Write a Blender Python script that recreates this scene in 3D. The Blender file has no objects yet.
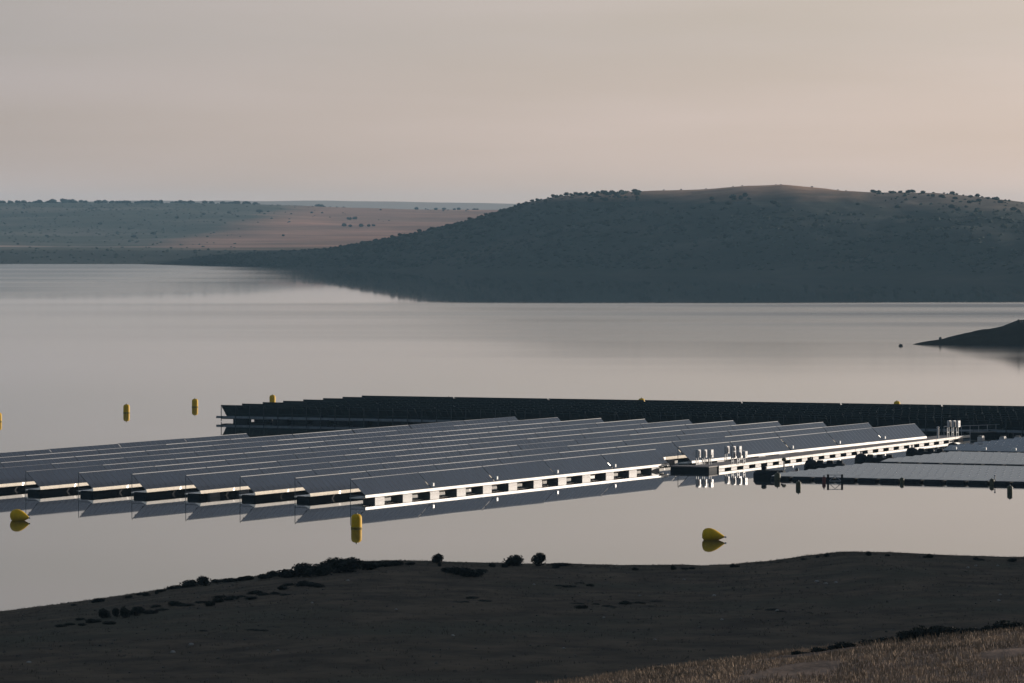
import bpy, bmesh, math, random
from mathutils import Vector, Matrix, noise

random.seed(7)
S = bpy.context.scene
COL = S.collection
F, CX, HY, CH = 5200.0, 512.0, 222.0, 25.0      # focal length in px, picture centre, horizon row, camera height
R = math.radians

# ------------------------------------------------------------------ helpers
def at(px, py, Y):
    """a point of the photograph at depth Y"""
    return Vector(((px - CX) * Y / F, Y, CH - (py - HY) * Y / F))

def on_water(px, py):
    return at(px, py, F * CH / (py - HY))

def interp(tab, x):
    if x <= tab[0][0]: return tab[0][1]
    for (a, va), (b, vb) in zip(tab, tab[1:]):
        if x <= b:
            t = (x - a) / (b - a)
            return va + (vb - va) * t
    return tab[-1][1]

def sinterp(tab, x, w):
    return sum(interp(tab, x + k * w) for k in (-1, -.5, 0, .5, 1)) / 5.0

def sstep(a, b, x):
    t = max(0.0, min(1.0, (x - a) / (b - a)))
    return t * t * (3 - 2 * t)

def fbm(x, y, z=0.0, o=4):
    return noise.fractal(Vector((x, y, z)), 1.0, 2.0, o)

class MB:
    """collects faces with material slots"""
    def __init__(self):
        self.v, self.f, self.m = [], [], []
    def add(self, verts, faces, mi=0):
        n = len(self.v)
        self.v.extend(tuple(p) for p in verts)
        for f in faces:
            self.f.append(tuple(i + n for i in f)); self.m.append(mi)
    def quad(self, a, b, c, d, mi=0):
        self.add((a, b, c, d), ((0, 1, 2, 3),), mi)
    def box(self, x0, x1, y0, y1, z0, z1, mi=0, ch=0.0):
        if ch <= 0:
            self.add([(x, y, z) for z in (z0, z1) for y in (y0, y1) for x in (x0, x1)],
                     [(0, 2, 3, 1), (4, 5, 7, 6), (0, 1, 5, 4), (2, 6, 7, 3), (0, 4, 6, 2), (1, 3, 7, 5)], mi)
        else:                                   # chamfered vertical edges and top
            def ring(i, z):
                X0, X1, Y0, Y1 = x0 + i, x1 - i, y0 + i, y1 - i
                c = ch
                return [(X0 + c, Y0, z), (X1 - c, Y0, z), (X1, Y0 + c, z), (X1, Y1 - c, z),
                        (X1 - c, Y1, z), (X0 + c, Y1, z), (X0, Y1 - c, z), (X0, Y0 + c, z)]
            rs = [ring(0, z0), ring(0, z1 - ch), ring(ch * .6, z1)]
            vs = sum(rs, [])
            fs = [tuple(range(7, -1, -1)), tuple(range(16, 24))]
            for k in (0, 8):
                for i in range(8):
                    j = (i + 1) % 8
                    fs.append((k + i, k + j, k + 8 + j, k + 8 + i))
            self.add(vs, fs, mi)
    def bar(self, p, q, r, mi=0, n=6, r2=None):
        p, q = Vector(p), Vector(q)
        r2 = r if r2 is None else r2
        d = (q - p).normalized()
        u = d.orthogonal().normalized(); w = d.cross(u)
        vs = []
        for c, rr in ((p, r), (q, r2)):
            for i in range(n):
                a = 2 * math.pi * i / n
                vs.append(c + (u * math.cos(a) + w * math.sin(a)) * rr)
        fs = [(i, (i + 1) % n, n + (i + 1) % n, n + i) for i in range(n)]
        fs += [tuple(range(n - 1, -1, -1)), tuple(range(n, 2 * n))]
        self.add(vs, fs, mi)
    def lathe(self, prof, axis='z', n=16, mi=0, off=(0, 0, 0)):
        vs, fs = [], []
        for (r, h) in prof:
            for i in range(n):
                a = 2 * math.pi * i / n
                c, s = r * math.cos(a), r * math.sin(a)
                p = (c, s, h) if axis == 'z' else (h, c, s)
                vs.append((p[0] + off[0], p[1] + off[1], p[2] + off[2]))
        m = len(prof)
        for k in range(m - 1):
            for i in range(n):
                j = (i + 1) % n
                fs.append((k * n + i, k * n + j, (k + 1) * n + j, (k + 1) * n + i))
        fs.append(tuple(range(n - 1, -1, -1))); fs.append(tuple(range((m - 1) * n, m * n)))
        self.add(vs, fs, mi)
    def mesh(self, name, mats, smooth=False):
        me = bpy.data.meshes.new(name)
        me.from_pydata(self.v, [], self.f)
        for m in (mats if isinstance(mats, (list, tuple)) else [mats]):
            me.materials.append(m)
        me.polygons.foreach_set('material_index', self.m)
        if smooth:
            me.polygons.foreach_set('use_smooth', [True] * len(me.polygons))
        me.update()
        return me

def obj(name, me, parent=None, loc=None, rot=None):
    o = bpy.data.objects.new(name, me); COL.objects.link(o)
    if parent is not None: o.parent = parent
    if loc is not None: o.location = loc
    if rot is not None: o.rotation_euler = rot
    return o

def tag(o, label, cat, group=None, kind=None):
    o['label'] = label; o['category'] = cat
    if group: o['group'] = group
    if kind: o['kind'] = kind
    return o

def thing(name, label, cat, loc=(0, 0, 0), rz=0.0, group=None):
    o = obj(name, None, None, loc, (0, 0, rz))
    o.empty_display_size = .3
    return tag(o, label, cat, group)

# ------------------------------------------------------------------ materials
def new_mat(name):
    m = bpy.data.materials.new(name); m.use_nodes = True
    nt = m.node_tree
    return m, nt, nt.nodes['Principled BSDF']

def mat(name, col, rough=.6, metal=0.0, var=.25, scale=3.0, spec=.5, bump=0.0, stretch=None):
    """principled with noise-broken colour"""
    m, nt, b = new_mat(name)
    tc = nt.nodes.new('ShaderNodeTexCoord')
    src = tc.outputs['Object']
    if stretch:
        mp = nt.nodes.new('ShaderNodeMapping'); mp.inputs['Scale'].default_value = stretch
        nt.links.new(src, mp.inputs[0]); src = mp.outputs[0]
    n = nt.nodes.new('ShaderNodeTexNoise'); n.inputs['Scale'].default_value = scale
    n.inputs['Detail'].default_value = 6
    nt.links.new(src, n.inputs['Vector'])
    r = nt.nodes.new('ShaderNodeValToRGB')
    r.color_ramp.elements[0].position = .3; r.color_ramp.elements[1].position = .7
    r.color_ramp.elements[0].color = tuple(c * (1 - var) for c in col) + (1,)
    r.color_ramp.elements[1].color = tuple(min(1, c * (1 + var)) for c in col) + (1,)
    nt.links.new(n.outputs['Fac'], r.inputs[0])
    nt.links.new(r.outputs[0], b.inputs['Base Color'])
    b.inputs['Roughness'].default_value = rough
    b.inputs['Metallic'].default_value = metal
    b.inputs['Specular IOR Level'].default_value = spec
    if bump:
        bp = nt.nodes.new('ShaderNodeBump'); bp.inputs['Strength'].default_value = bump
        nt.links.new(n.outputs['Fac'], bp.inputs['Height']); nt.links.new(bp.outputs[0], b.inputs['Normal'])
    return m

M = {}
M['glass'] = mat('panel_glass', (.011, .018, .032), .1, 0, .2, .35)
M['backsheet'] = mat('panel_back', (.034, .058, .068), .8, 0, .2, 1.0)
M['frame'] = mat('dark_frame', (.055, .065, .08), .45, .2, .15, 2.0)
M['rail'] = mat('ridge_metal', (.11, .12, .135), .6, .1, .15, 2.0)
M['dark_frame'] = mat('black_frame', (.034, .054, .064), .85, 0, .15, 2.0, spec=.1)
M['strip'] = mat('pale_edge_strip', (.70, .645, .58), .45, 0, .22, 1.1)
M['slant'] = mat('sky_mirror_edge', (.86, .84, .82), .25, .9, .05, 1.5)  # rear strips made metallic and tilted to mirror bright sky, brightening them
M['alu'] = mat('aluminium', (.42, .43, .45), .4, .6, .12, 2.0)
M['steel'] = mat('grey_steel', (.16, .17, .18), .5, .3, .2, 2.0)
M['glint_white'] = mat('sunlit_speck_white', (.80, .78, .75), .32, 0, .05, 1.5)  # white for the painted glints and sunlit cross pieces
M['dull_plastic'] = mat('weathered_float_plastic', (.22, .20, .185), .5, 0, .15, 1.5)
M['black_plastic'] = mat('black_plastic', (.016, .019, .023), .75, 0, .3, 2.5, spec=.2)
M['deck'] = mat('deck_boards', (.20, .17, .155), .7, 0, .25, 4.0, stretch=(.2, 3, 1))
M['cabinet'] = mat('white_painted_metal', (.56, .53, .51), .4, 0, .05, 2.0)
M['cabinet_dark'] = mat('dark_vent', (.05, .05, .055), .6, 0, .2, 4.0)
M['yellow'] = mat('yellow_buoy_plastic', (.78, .45, .002), .6, 0, .12, 2.2, spec=.2)
M['olive'] = mat('algae_stained_plastic', (.075, .068, .03), .6, 0, .35, 4.0)
M['orange'] = mat('orange_plastic', (.55, .16, .03), .5, 0, .1, 3.0)
M['rock'] = mat('dark_rock', (.045, .042, .04), .9, 0, .4, 3.0, bump=.3)
M['stone'] = mat('pale_stone', (.26, .25, .23), .9, 0, .3, 8.0, bump=.3)
M['bark'] = mat('bark', (.05, .04, .032), .9, 0, .3, 5.0)
M['leaf_dark'] = mat('dark_foliage', (.016, .020, .016), .8, 0, .5, .6, spec=.2)
M['leaf_hill'] = mat('hill_foliage', (.026, .035, .024), .85, 0, .3, .05, spec=.15)
M['dry_blade'] = mat('dry_grass_blades', (.25, .175, .115), .8, 0, .6, .45, spec=.2)
M['dark_blade'] = mat('dark_grass_blades', (.055, .05, .038), .85, 0, .4, .4, spec=.15)

def ground_mat(name, cols, scales, rough=.95, stretch=(1, 1, 1), hz=None, patch=None, bump=.25):
    """several earth and grass colours mixed by two noises; hz=(z0,z1,col) turns high ground to another colour"""
    m, nt, b = new_mat(name)
    L = nt.links.new
    tc = nt.nodes.new('ShaderNodeTexCoord')
    mp = nt.nodes.new('ShaderNodeMapping'); mp.inputs['Scale'].default_value = stretch
    L(tc.outputs['Object'], mp.inputs[0])
    def nz(s, d=8):
        n = nt.nodes.new('ShaderNodeTexNoise'); n.inputs['Scale'].default_value = s
        n.inputs['Detail'].default_value = d; n.inputs['Roughness'].default_value = .62
        L(mp.outputs[0], n.inputs['Vector']); return n
    def ramp(src, a, c, p0=.35, p1=.65):
        r = nt.nodes.new('ShaderNodeValToRGB')
        r.color_ramp.elements[0].position = p0; r.color_ramp.elements[1].position = p1
        r.color_ramp.elements[0].color = (*a, 1); r.color_ramp.elements[1].color = (*c, 1)
        L(src, r.inputs[0]); return r
    def mix(f, a, c):
        x = nt.nodes.new('ShaderNodeMix'); x.data_type = 'RGBA'
        L(f, x.inputs['Factor']); L(a, x.inputs['A']); L(c, x.inputs['B']); return x.outputs['Result']
    n1, n2 = nz(scales[0]), nz(scales[1])
    out = ramp(n1.outputs['Fac'], cols[0], cols[1]).outputs[0]
    if len(cols) > 2:
        f = ramp(n2.outputs['Fac'], (0, 0, 0), (1, 1, 1), .48, .62)
        out = mix(f.outputs[0], out, ramp(n1.outputs['Fac'], cols[2], tuple(c * 1.3 for c in cols[2])).outputs[0])
    if hz or patch:
        sx = nt.nodes.new('ShaderNodeSeparateXYZ'); L(tc.outputs['Object'], sx.inputs[0])
    if hz:
        z0, z1, hc = hz
        mr = nt.nodes.new('ShaderNodeMapRange'); mr.inputs[1].default_value = z0; mr.inputs[2].default_value = z1
        ad = nt.nodes.new('ShaderNodeMath'); ad.operation = 'MULTIPLY_ADD'; ad.inputs[1].default_value = (z1 - z0) * 1.2
        L(n2.outputs['Fac'], ad.inputs[0]); L(sx.outputs['Z'], ad.inputs[2])
        sb = nt.nodes.new('ShaderNodeMath'); sb.operation = 'SUBTRACT'; sb.inputs[1].default_value = (z1 - z0) * .6
        L(ad.outputs[0], sb.inputs[0]); L(sb.outputs[0], mr.inputs[0])
        out = mix(mr.outputs[0], out, ramp(n1.outputs['Fac'], tuple(c * .75 for c in hc), tuple(c * 1.25 for c in hc)).outputs[0])
    if patch:
        for attr, pc in patch:
            a = nt.nodes.new('ShaderNodeAttribute'); a.attribute_name = attr
            ml = nt.nodes.new('ShaderNodeMath'); ml.operation = 'MULTIPLY_ADD'
            ml.inputs[1].default_value = 1.6; L(n2.outputs['Fac'], ml.inputs[0])
            s2 = nt.nodes.new('ShaderNodeMath'); s2.operation = 'MULTIPLY_ADD'; s2.inputs[1].default_value = 2.6; s2.inputs[2].default_value = -2.62 if attr == 'field' else -2.1
            L(a.outputs['Fac'], s2.inputs[0]); L(s2.outputs[0], ml.inputs[2]); ml.use_clamp = True
            out = mix(ml.outputs[0], out, ramp(n1.outputs['Fac'], tuple(c * .75 for c in pc), tuple(c * 1.25 for c in pc)).outputs[0])
    L(out, b.inputs['Base Color'])
    b.inputs['Roughness'].default_value = rough; b.inputs['Specular IOR Level'].default_value = .1
    bp = nt.nodes.new('ShaderNodeBump'); bp.inputs['Strength'].default_value = bump
    bp.inputs['Distance'].default_value = 1.0 / scales[0] * .25
    L(n1.outputs['Fac'], bp.inputs['Height']); L(bp.outputs[0], b.inputs['Normal'])
    return m

def add_attr(me, name, vals):
    a = me.attributes.new(name, 'FLOAT', 'POINT'); a.data.foreach_set('value', vals)

def grid_obj(name, pts, nu, nv, m, smooth=True):
    me = bpy.data.meshes.new(name)
    fs = [(j * nu + i, j * nu + i + 1, (j + 1) * nu + i + 1, (j + 1) * nu + i) for j in range(nv - 1) for i in range(nu - 1)]
    me.from_pydata(pts, [], fs); me.materials.append(m)
    if smooth: me.polygons.foreach_set('use_smooth', [True] * len(me.polygons))
    me.update()
    return obj(name, me)

# ------------------------------------------------------------------ camera
cam = bpy.data.cameras.new('camera'); co = obj('camera', cam)
co.location = (0, 0, CH); co.rotation_euler = (R(90), 0, 0)
cam.sensor_width = 36; cam.lens = 36 * F / 1024.0
cam.shift_y = -(341.5 - HY) / 1024.0
cam.clip_start = .5; cam.clip_end = 80000
S.camera = co

# ------------------------------------------------------------------ sky, sun, haze
SUN_EL, SUN_AZ = 6.5, 56.0          # azimuth measured clockwise from the view direction (+Y) towards the right (+X)
W = bpy.data.worlds.new('World'); S.world = W; W.use_nodes = True
nt = W.node_tree; bg = nt.nodes['Background']
sky = nt.nodes.new('ShaderNodeTexSky'); sky.sky_type = 'NISHITA'; sky.sun_disc = False
sky.sun_elevation = R(SUN_EL); sky.sun_rotation = R(SUN_AZ)
sky.altitude = 150; sky.air_density = 1.0; sky.dust_density = 1.2; sky.ozone_density = 2.0
# thin veil of high cloud over the sky: thickest low down, brighter towards the sun
tc = nt.nodes.new('ShaderNodeTexCoord'); mp = nt.nodes.new('ShaderNodeMapping')
mp.inputs['Scale'].default_value = (1, 1, 9); mp.inputs['Rotation'].default_value = (0, R(7), 0)
nt.links.new(tc.outputs['Generated'], mp.inputs[0])
cn = nt.nodes.new('ShaderNodeTexNoise'); cn.inputs['Scale'].default_value = 7; cn.inputs['Detail'].default_value = 6
nt.links.new(mp.outputs[0], cn.inputs['Vector'])
def wmr(src, v, smooth=False):
    m_ = nt.nodes.new('ShaderNodeMapRange'); m_.interpolation_type = 'SMOOTHSTEP' if smooth else 'LINEAR'
    for k, q in zip((1, 2, 3, 4), v): m_.inputs[k].default_value = q
    nt.links.new(src, m_.inputs[0]); return m_.outputs[0]
def wmath(op, p, q):
    m_ = nt.nodes.new('ShaderNodeMath'); m_.operation = op
    for k, v in ((0, p), (1, q)):
        if isinstance(v, (int, float)): m_.inputs[k].default_value = v
        else: nt.links.new(v, m_.inputs[k])
    return m_.outputs[0]
sdir = (math.sin(R(SUN_AZ)) * math.cos(R(SUN_EL)), math.cos(R(SUN_AZ)) * math.cos(R(SUN_EL)), math.sin(R(SUN_EL)))
dp_ = nt.nodes.new('ShaderNodeVectorMath'); dp_.operation = 'DOT_PRODUCT'; dp_.inputs[1].default_value = sdir
nt.links.new(tc.outputs['Generated'], dp_.inputs[0])
sxy = nt.nodes.new('ShaderNodeSeparateXYZ'); nt.links.new(tc.outputs['Generated'], sxy.inputs[0])
thick = wmr(sxy.outputs['Z'], (.03, .36, .92, .18), True)
cloud = wmr(cn.outputs['Fac'], (.3, .7, .90, 1.06))
fac = wmath('MULTIPLY', thick, cloud)
glow = nt.nodes.new('ShaderNodeValToRGB')
for k, (p_, c_) in enumerate(((.20, (.25, .25, .26)), (.476, (.43, .380, .356)), (.637, (.645, .535, .465)), (.90, (1.0, .80, .66)))):
    e_ = glow.color_ramp.elements[k] if k < 2 else glow.color_ramp.elements.new(p_)
    e_.position = p_; e_.color = (*c_, 1)
nt.links.new(dp_.outputs['Value'], glow.inputs[0])
low = nt.nodes.new('ShaderNodeValToRGB')                 # warm band close to the horizon
low.color_ramp.elements[0].position = 0; low.color_ramp.elements[0].color = (1.0, .92, .88, 1)
low.color_ramp.elements[1].position = 1; low.color_ramp.elements[1].color = (.84, .86, .89, 1)
nt.links.new(wmr(sxy.outputs['Z'], (.004, .035, 0, 1)), low.inputs[0])
lm = nt.nodes.new('ShaderNodeVectorMath'); lm.operation = 'MULTIPLY'
nt.links.new(glow.outputs[0], lm.inputs[0]); nt.links.new(low.outputs[0], lm.inputs[1])
vs_ = nt.nodes.new('ShaderNodeVectorMath'); vs_.operation = 'SCALE'; vs_.inputs['Scale'].default_value = 9.9
nt.links.new(lm.outputs[0], vs_.inputs[0])
nt.links.new(wmr(cn.outputs['Fac'], (.30, .70, 10.1, 10.8)), vs_.inputs['Scale'])
mx = nt.nodes.new('ShaderNodeMix'); mx.data_type = 'RGBA'
nt.links.new(fac, mx.inputs['Factor']); nt.links.new(sky.outputs[0], mx.inputs['A'])
nt.links.new(vs_.outputs[0], mx.inputs['B'])
nt.links.new(mx.outputs['Result'], bg.inputs['Color'])
bg.inputs['Strength'].default_value = .12

sl = bpy.data.lights.new('sun', 'SUN'); so = obj('sun', sl)
sl.energy = 4.8; sl.angle = R(.6); sl.color = (1.0, .89, .78)
sd = Vector((math.sin(R(SUN_AZ)) * math.cos(R(SUN_EL)), math.cos(R(SUN_AZ)) * math.cos(R(SUN_EL)), math.sin(R(SUN_EL))))
so.rotation_euler = sd.to_track_quat('Z', 'Y').to_euler()
so.location = (200, 100, 200)

HAZE_D = 5.5e-5
hb = MB(); hb.box(-6000, 6000, -120, 9600, -9, 74)
hm = bpy.data.materials.new('haze_air'); hm.use_nodes = True
hn = hm.node_tree; hn.nodes.remove(hn.nodes['Principled BSDF'])
pv = hn.nodes.new('ShaderNodeVolumePrincipled')
pv.inputs['Color'].default_value = (.46, .76, 1.0, 1); pv.inputs['Density'].default_value = HAZE_D
pv.inputs['Anisotropy'].default_value = 0.0
hn.links.new(pv.outputs[0], hn.nodes['Material Output'].inputs['Volume'])
hz = obj('haze', hb.mesh('haze', hm)); tag(hz, 'thin blue evening haze filling the air over the reservoir', 'haze', kind='stuff')

# ------------------------------------------------------------------ ground sheet and water
g = MB(); g.quad((-30000, -3000, -8), (30000, -3000, -8), (30000, 40000, -8), (-30000, 40000, -8))
gm = mat('lake_bed', (.06, .055, .045), .95, 0, .3, .01)
tag(obj('lake_bed', g.mesh('lake_bed', gm)), 'ground under the reservoir reaching to the horizon', 'ground', kind='structure')

wm, nt, b = new_mat('lake_water')
L = nt.links.new
b.inputs['Base Color'].default_value = (.018, .026, .030, 1); b.inputs['IOR'].default_value = 1.333
tc = nt.nodes.new('ShaderNodeTexCoord'); sx = nt.nodes.new('ShaderNodeSeparateXYZ'); L(tc.outputs['Object'], sx.inputs[0])
mp = nt.nodes.new('ShaderNodeMapping'); mp.inputs['Scale'].default_value = (.004, .0016, 1); L(tc.outputs['Object'], mp.inputs[0])
n1 = nt.nodes.new('ShaderNodeTexNoise'); n1.inputs['Scale'].default_value = 1.0; n1.inputs['Detail'].default_value = 6
L(mp.outputs[0], n1.inputs['Vector'])
def mrange(src, a, bb, c, d, smooth=True):
    m_ = nt.nodes.new('ShaderNodeMapRange'); m_.interpolation_type = 'SMOOTHSTEP' if smooth else 'LINEAR'
    for k, v in zip((1, 2, 3, 4), (a, bb, c, d)): m_.inputs[k].default_value = v
    L(src, m_.inputs[0]); return m_.outputs[0]
def math_(op, a, bb):
    m_ = nt.nodes.new('ShaderNodeMath'); m_.operation = op
    for k, v in ((0, a), (1, bb)):
        if isinstance(v, (int, float)): m_.inputs[k].default_value = v
        else: L(v, m_.inputs[k])
    return m_.outputs[0]
yw = math_('ADD', sx.outputs['Y'], math_('MULTIPLY', math_('SUBTRACT', n1.outputs['Fac'], .5), 160.0))
belt = math_('MULTIPLY', mrange(sx.outputs['X'], -160, 200, .08, 1), math_('MULTIPLY', mrange(yw, 700, 1450, 0, 1), mrange(yw, 1560, 1640, 1, 0)))
cove = math_('MULTIPLY', mrange(sx.outputs['X'], -230, -70, .62, 0), mrange(yw, 1640, 1900, 0, 1))
breeze = math_('MAXIMUM', belt, cove)     # wind-ruffled belt and cove
mp3 = nt.nodes.new('ShaderNodeMapping'); mp3.inputs['Scale'].default_value = (.0016, .011, 1); L(tc.outputs['Object'], mp3.inputs[0])
n3 = nt.nodes.new('ShaderNodeTexNoise'); n3.inputs['Scale'].default_value = 1.0; n3.inputs['Detail'].default_value = 5
L(mp3.outputs[0], n3.inputs['Vector'])
streak = mrange(n3.outputs['Fac'], .36, .62, .62, 1.15)
rough = math_('ADD', math_('MULTIPLY', math_('MULTIPLY', breeze, streak), .29), .022)
L(rough, b.inputs['Roughness'])
mp2 = nt.nodes.new('ShaderNodeMapping'); mp2.inputs['Scale'].default_value = (.12, .035, 1); L(tc.outputs['Object'], mp2.inputs[0])
n2 = nt.nodes.new('ShaderNodeTexNoise'); n2.inputs['Scale'].default_value = 1.0; n2.inputs['Detail'].default_value = 3
L(mp2.outputs[0], n2.inputs['Vector'])
bp = nt.nodes.new('ShaderNodeBump'); bp.inputs['Strength'].default_value = .05; bp.inputs['Distance'].default_value = .1
L(n2.outputs['Fac'], bp.inputs['Height']); L(bp.outputs[0], b.inputs['Normal'])
w = MB(); w.quad((-4500, -100, 0), (4500, -100, 0), (4500, 6500, 0), (-4500, 6500, 0))
tag(obj('water', w.mesh('water', wm)), 'calm grey lake water mirroring the pale evening sky', 'water', kind='structure')

# ------------------------------------------------------------------ far land
# distant blue ridge
DR = [(-2500, 198), (-600, 201), (0, 202), (120, 200), (200, 200.5), (330, 200), (420, 201.5), (520, 203), (700, 203), (1400, 200), (3200, 198)]
pts, nu = [], 260
xs = [-2200 + 5600 * i / (nu - 1) for i in range(nu)]
for t, Y in ((0, 7000), (.6, 7500), (1, 8000), (.7, 8600), (0, 9300)):
    for x in xs:
        z = CH - (interp(DR, x) - HY) * 8000 / F + 1.6 * fbm(x * .02, 3.1) - 1
        pts.append(((x - CX) * 8000 / F, Y, -2 + (z + 2) * t))
gm = ground_mat('distant_land', [(.42, .32, .25), (.52, .40, .31)], (.002, .004), bump=0)
tag(grid_obj('hills', pts, nu, 5, gm), 'low blue hazy ridge on the farthest horizon', 'hills', kind='structure')

# far shore with bank, pale beach and pink fields
def far_z(X, Y):
    xp = CX + F * X / Y
    n = fbm(X * .004, Y * .004, 1.7)
    shore = 3085 + 25 * fbm(X * .006, .3)
    if Y < shore: return -3.0 - (shore - Y) * .02
    bank = 7.5 * sstep(0, 190, Y - shore)
    top_l = interp([(-900, 46), (-200, 46), (0, 45), (150, 45), (250, 44), (330, 41), (420, 39.5), (500, 38), (900, 36)], xp)
    rise = (top_l - 8) * sstep(3650, 5400, Y) ** 1.15
    roll = n * 2.6 * sstep(3300, 4300, Y)
    return bank + rise + roll - 30 * sstep(5700, 6900, Y)
nu, nv = 240, 110
pts, fieldv, beachv, bankv = [], [], [], []
for j in range(nv):
    Y = 3020 + 3900 * (j / (nv - 1)) ** 1.25
    for i in range(nu):
        X = -1500 + 3000 * i / (nu - 1)
        z = far_z(X, Y); pts.append((X, Y, z))
        xp = CX + F * X / Y; yp = HY + F * (CH - z) / Y
        bankv.append(sstep(248.5, 251, yp) * (1 if Y < 3500 else 0))
        d = sstep(120, 330, xp + 6 * (yp - 215) * .6) * sstep(262, 244, yp)
        fieldv.append(d)
        beachv.append(max(0, 1 - abs(yp - 246.5 - 1.2 * fbm(X * .01, Y * .002, 7)) / 3.2) * min(1, max(.2, .75 + fbm(X * .006, 5.5, 2))) if Y < 4200 else 0)
gm = ground_mat('far_fields', [(.045, .055, .036), (.075, .075, .05), (.12, .105, .08)], (.012, .005),
                patch=[('field', (.50, .25, .17)), ('beach', (.52, .35, .27)), ('bank', (.03, .036, .028))], bump=.1)
fo = grid_obj('far_shore', pts, nu, nv, gm)
add_attr(fo.data, 'field', fieldv); add_attr(fo.data, 'beach', beachv); add_attr(fo.data, 'bank', bankv)
tag(fo, 'far shore with dry pink fields behind a dark bank', 'shore', kind='structure')

# the big wooded hill
RIDGE = [(140, 266), (155, 265), (193, 257.5), (254, 252), (300, 250.5), (340, 247), (380, 240), (420, 233), (460, 223.5), (490, 213.5),
         (520, 205), (560, 196), (600, 193), (650, 191.5), (700, 190), (740, 186.5), (785, 185), (830, 189), (870, 192.5), (930, 194),
         (980, 197.5), (1024, 203), (1120, 207), (1300, 203), (1500, 210), (1700, 222)]
SHORE = [(140, 264.2), (155, 264.8), (300, 268.5), (400, 271), (500, 273.5), (700, 277), (1024, 282), (1300, 284), (1700, 286)]
RD = [(140, 12), (155, 15), (200, 70), (300, 150), (380, 240), (520, 420), (800, 520), (1024, 520), (1700, 500)]
def hill_pt(xp, t):
    ds = F * CH / (interp(SHORE, xp) - HY); rd = interp(RD, xp)
    dr = ds + rd
    zr = max(.1, CH - (sinterp(RIDGE, xp, 8) - HY) * dr / F)
    Y = ds + rd * t
    X = (xp - CX) * dr / F
    X = X * (1 - .06 * (1 - min(t, 1)))
    if t <= 1:
        z = zr * (1 - (1 - max(t, 0)) ** 1.45) if t > 0 else t * 8
    else:
        z = zr * (1 - .18 * (t - 1) ** 1.3)
    z += (fbm(X * .008, Y * .008, 4.2) * 3.2 + fbm(X * .03, Y * .03, 1.2) * 1.0) * sstep(0, .35, t) * (1 - .65 * sstep(.6, 1, t) * sstep(1.6, 1, t)) * min(1, zr / 25)
    return Vector((X, Y, z))
nu, nv = 330, 56
pts, band = [], []
for j in range(nv):
    t = -.06 + 2.9 * j / (nv - 1)
    for i in range(nu):
        px_ = 140 + 1560 * i / (nu - 1)
        pts.append(tuple(hill_pt(px_, t)))
        band.append(.8 * sstep(800, 880, px_) * sstep(.45, .85, t))
gm = ground_mat('hillside', [(.024, .031, .022), (.031, .037, .027), (.04, .039, .029)], (.03, .012), hz=(35, 44, (.52, .29, .18)), patch=[('dryband', (.20, .145, .105))], bump=.2)
ho = grid_obj('hill', pts, nu, nv, gm); add_attr(ho.data, 'dryband', band)
tag(ho, 'big dark wooded hill with a bare brown top across the water', 'hill', kind='structure')

# dark promontory on the right
pts, nu, nv = [], 90, 26
PR = [(0, .15), (4, .9), (8, 1.7), (11, 2.3), (17, 3.3), (22, 4.7), (30, 5.6), (60, 8), (120, 13), (220, 16)]
for j in range(nv):
    s = -1 + 2 * j / (nv - 1)
    for i in range(nu):
        q = 220 * (i / (nu - 1)) ** 1.7
        wd = 1.5 + 26 * sstep(0, 60, q) + q * .1
        h = interp(PR, q)
        z = h * (1 - abs(s) ** 1.7) - .9 * abs(s) ** 3 + .35 * fbm(q * .25, s * 4) * min(1, h)
        pts.append((82 + q, 1062 + q * .22 + s * wd + wd * .25, z - .1))
gm = ground_mat('promontory_ground', [(.028, .027, .02), (.045, .04, .03)], (.15, .4), bump=.3)
tag(grid_obj('headland', pts, nu, nv, gm), 'dark low headland running into the water at the right edge', 'headland', kind='structure')

# ------------------------------------------------------------------ foreground slope
YC = [(-1500, 640), (-400, 640), (-100, 622), (0, 612.5), (60, 604), (150, 592), (200, 583), (250, 576), (300, 569.5), (350, 563.5), (400, 562),
      (450, 563), (500, 564), (560, 565), (650, 567), (720, 565), (780, 560), (820, 554), (850, 551.5), (900, 553), (960, 556), (1024, 559), (1150, 553), (1500, 548), (2500, 545)]
YN = [(-800, 760), (300, 712), (480, 693), (560, 684), (620, 676), (700, 666), (800, 656), (900, 643), (960, 635), (1024, 627), (1150, 612), (1500, 600), (2500, 590)]
def fore_z(X, Y):
    zc = CH - (sinterp(YC, CX + X * F / 300, 18) - HY) * 300 / F
    if Y <= 150: z = 23 - .078 * Y
    elif Y <= 300:
        t = (Y - 150) / 150.0
        z = 11.3 + (zc - 11.3) * t
    else:
        e = Y - 300
        z = zc - .045 * e - .0036 * e * e
    zn = CH - (sinterp(YN, CX + X * F / 140, 18) - HY) * 140 / F
    amp = zn - 12.08
    if amp > 0:
        if Y < 140: z += amp * (sstep(20, 140, Y) * .35 + .65 * sstep(80, 140, Y))
        else: z += amp * math.exp(-((Y - 140) / 9.0) ** 2)
    z = max(z, -4.0)
    z += 38 * sstep(54, 120, X) * sstep(470, 400, Y) * sstep(144, 158, Y - .674 * X) * (1 + .15 * fbm(X * .03, Y * .03, 9))  # unseen hill added off to the right, shaped to shade the slope
    k = sstep(0, 60, Y)
    z += k * (.13 * fbm(X * .09, Y * .05, 2.0, 3) + .05 * fbm(X * .6, Y * .35, 6.0, 3))
    return z
def fore_hit(px, py, y0=150.0, y1=330.0):
    """where the ray through a pixel first meets the slope"""
    Y = y0
    while Y < y1:
        p = at(px, py, Y)
        if p.z <= fore_z(p.x, Y): return Vector((p.x, Y, fore_z(p.x, Y)))
        Y += .25
    Y = 302.0; X = (px - CX) * Y / F
    return Vector((X, Y, fore_z(X, Y)))
nu, nv = 330, 500
pts, dry = [], []
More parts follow.
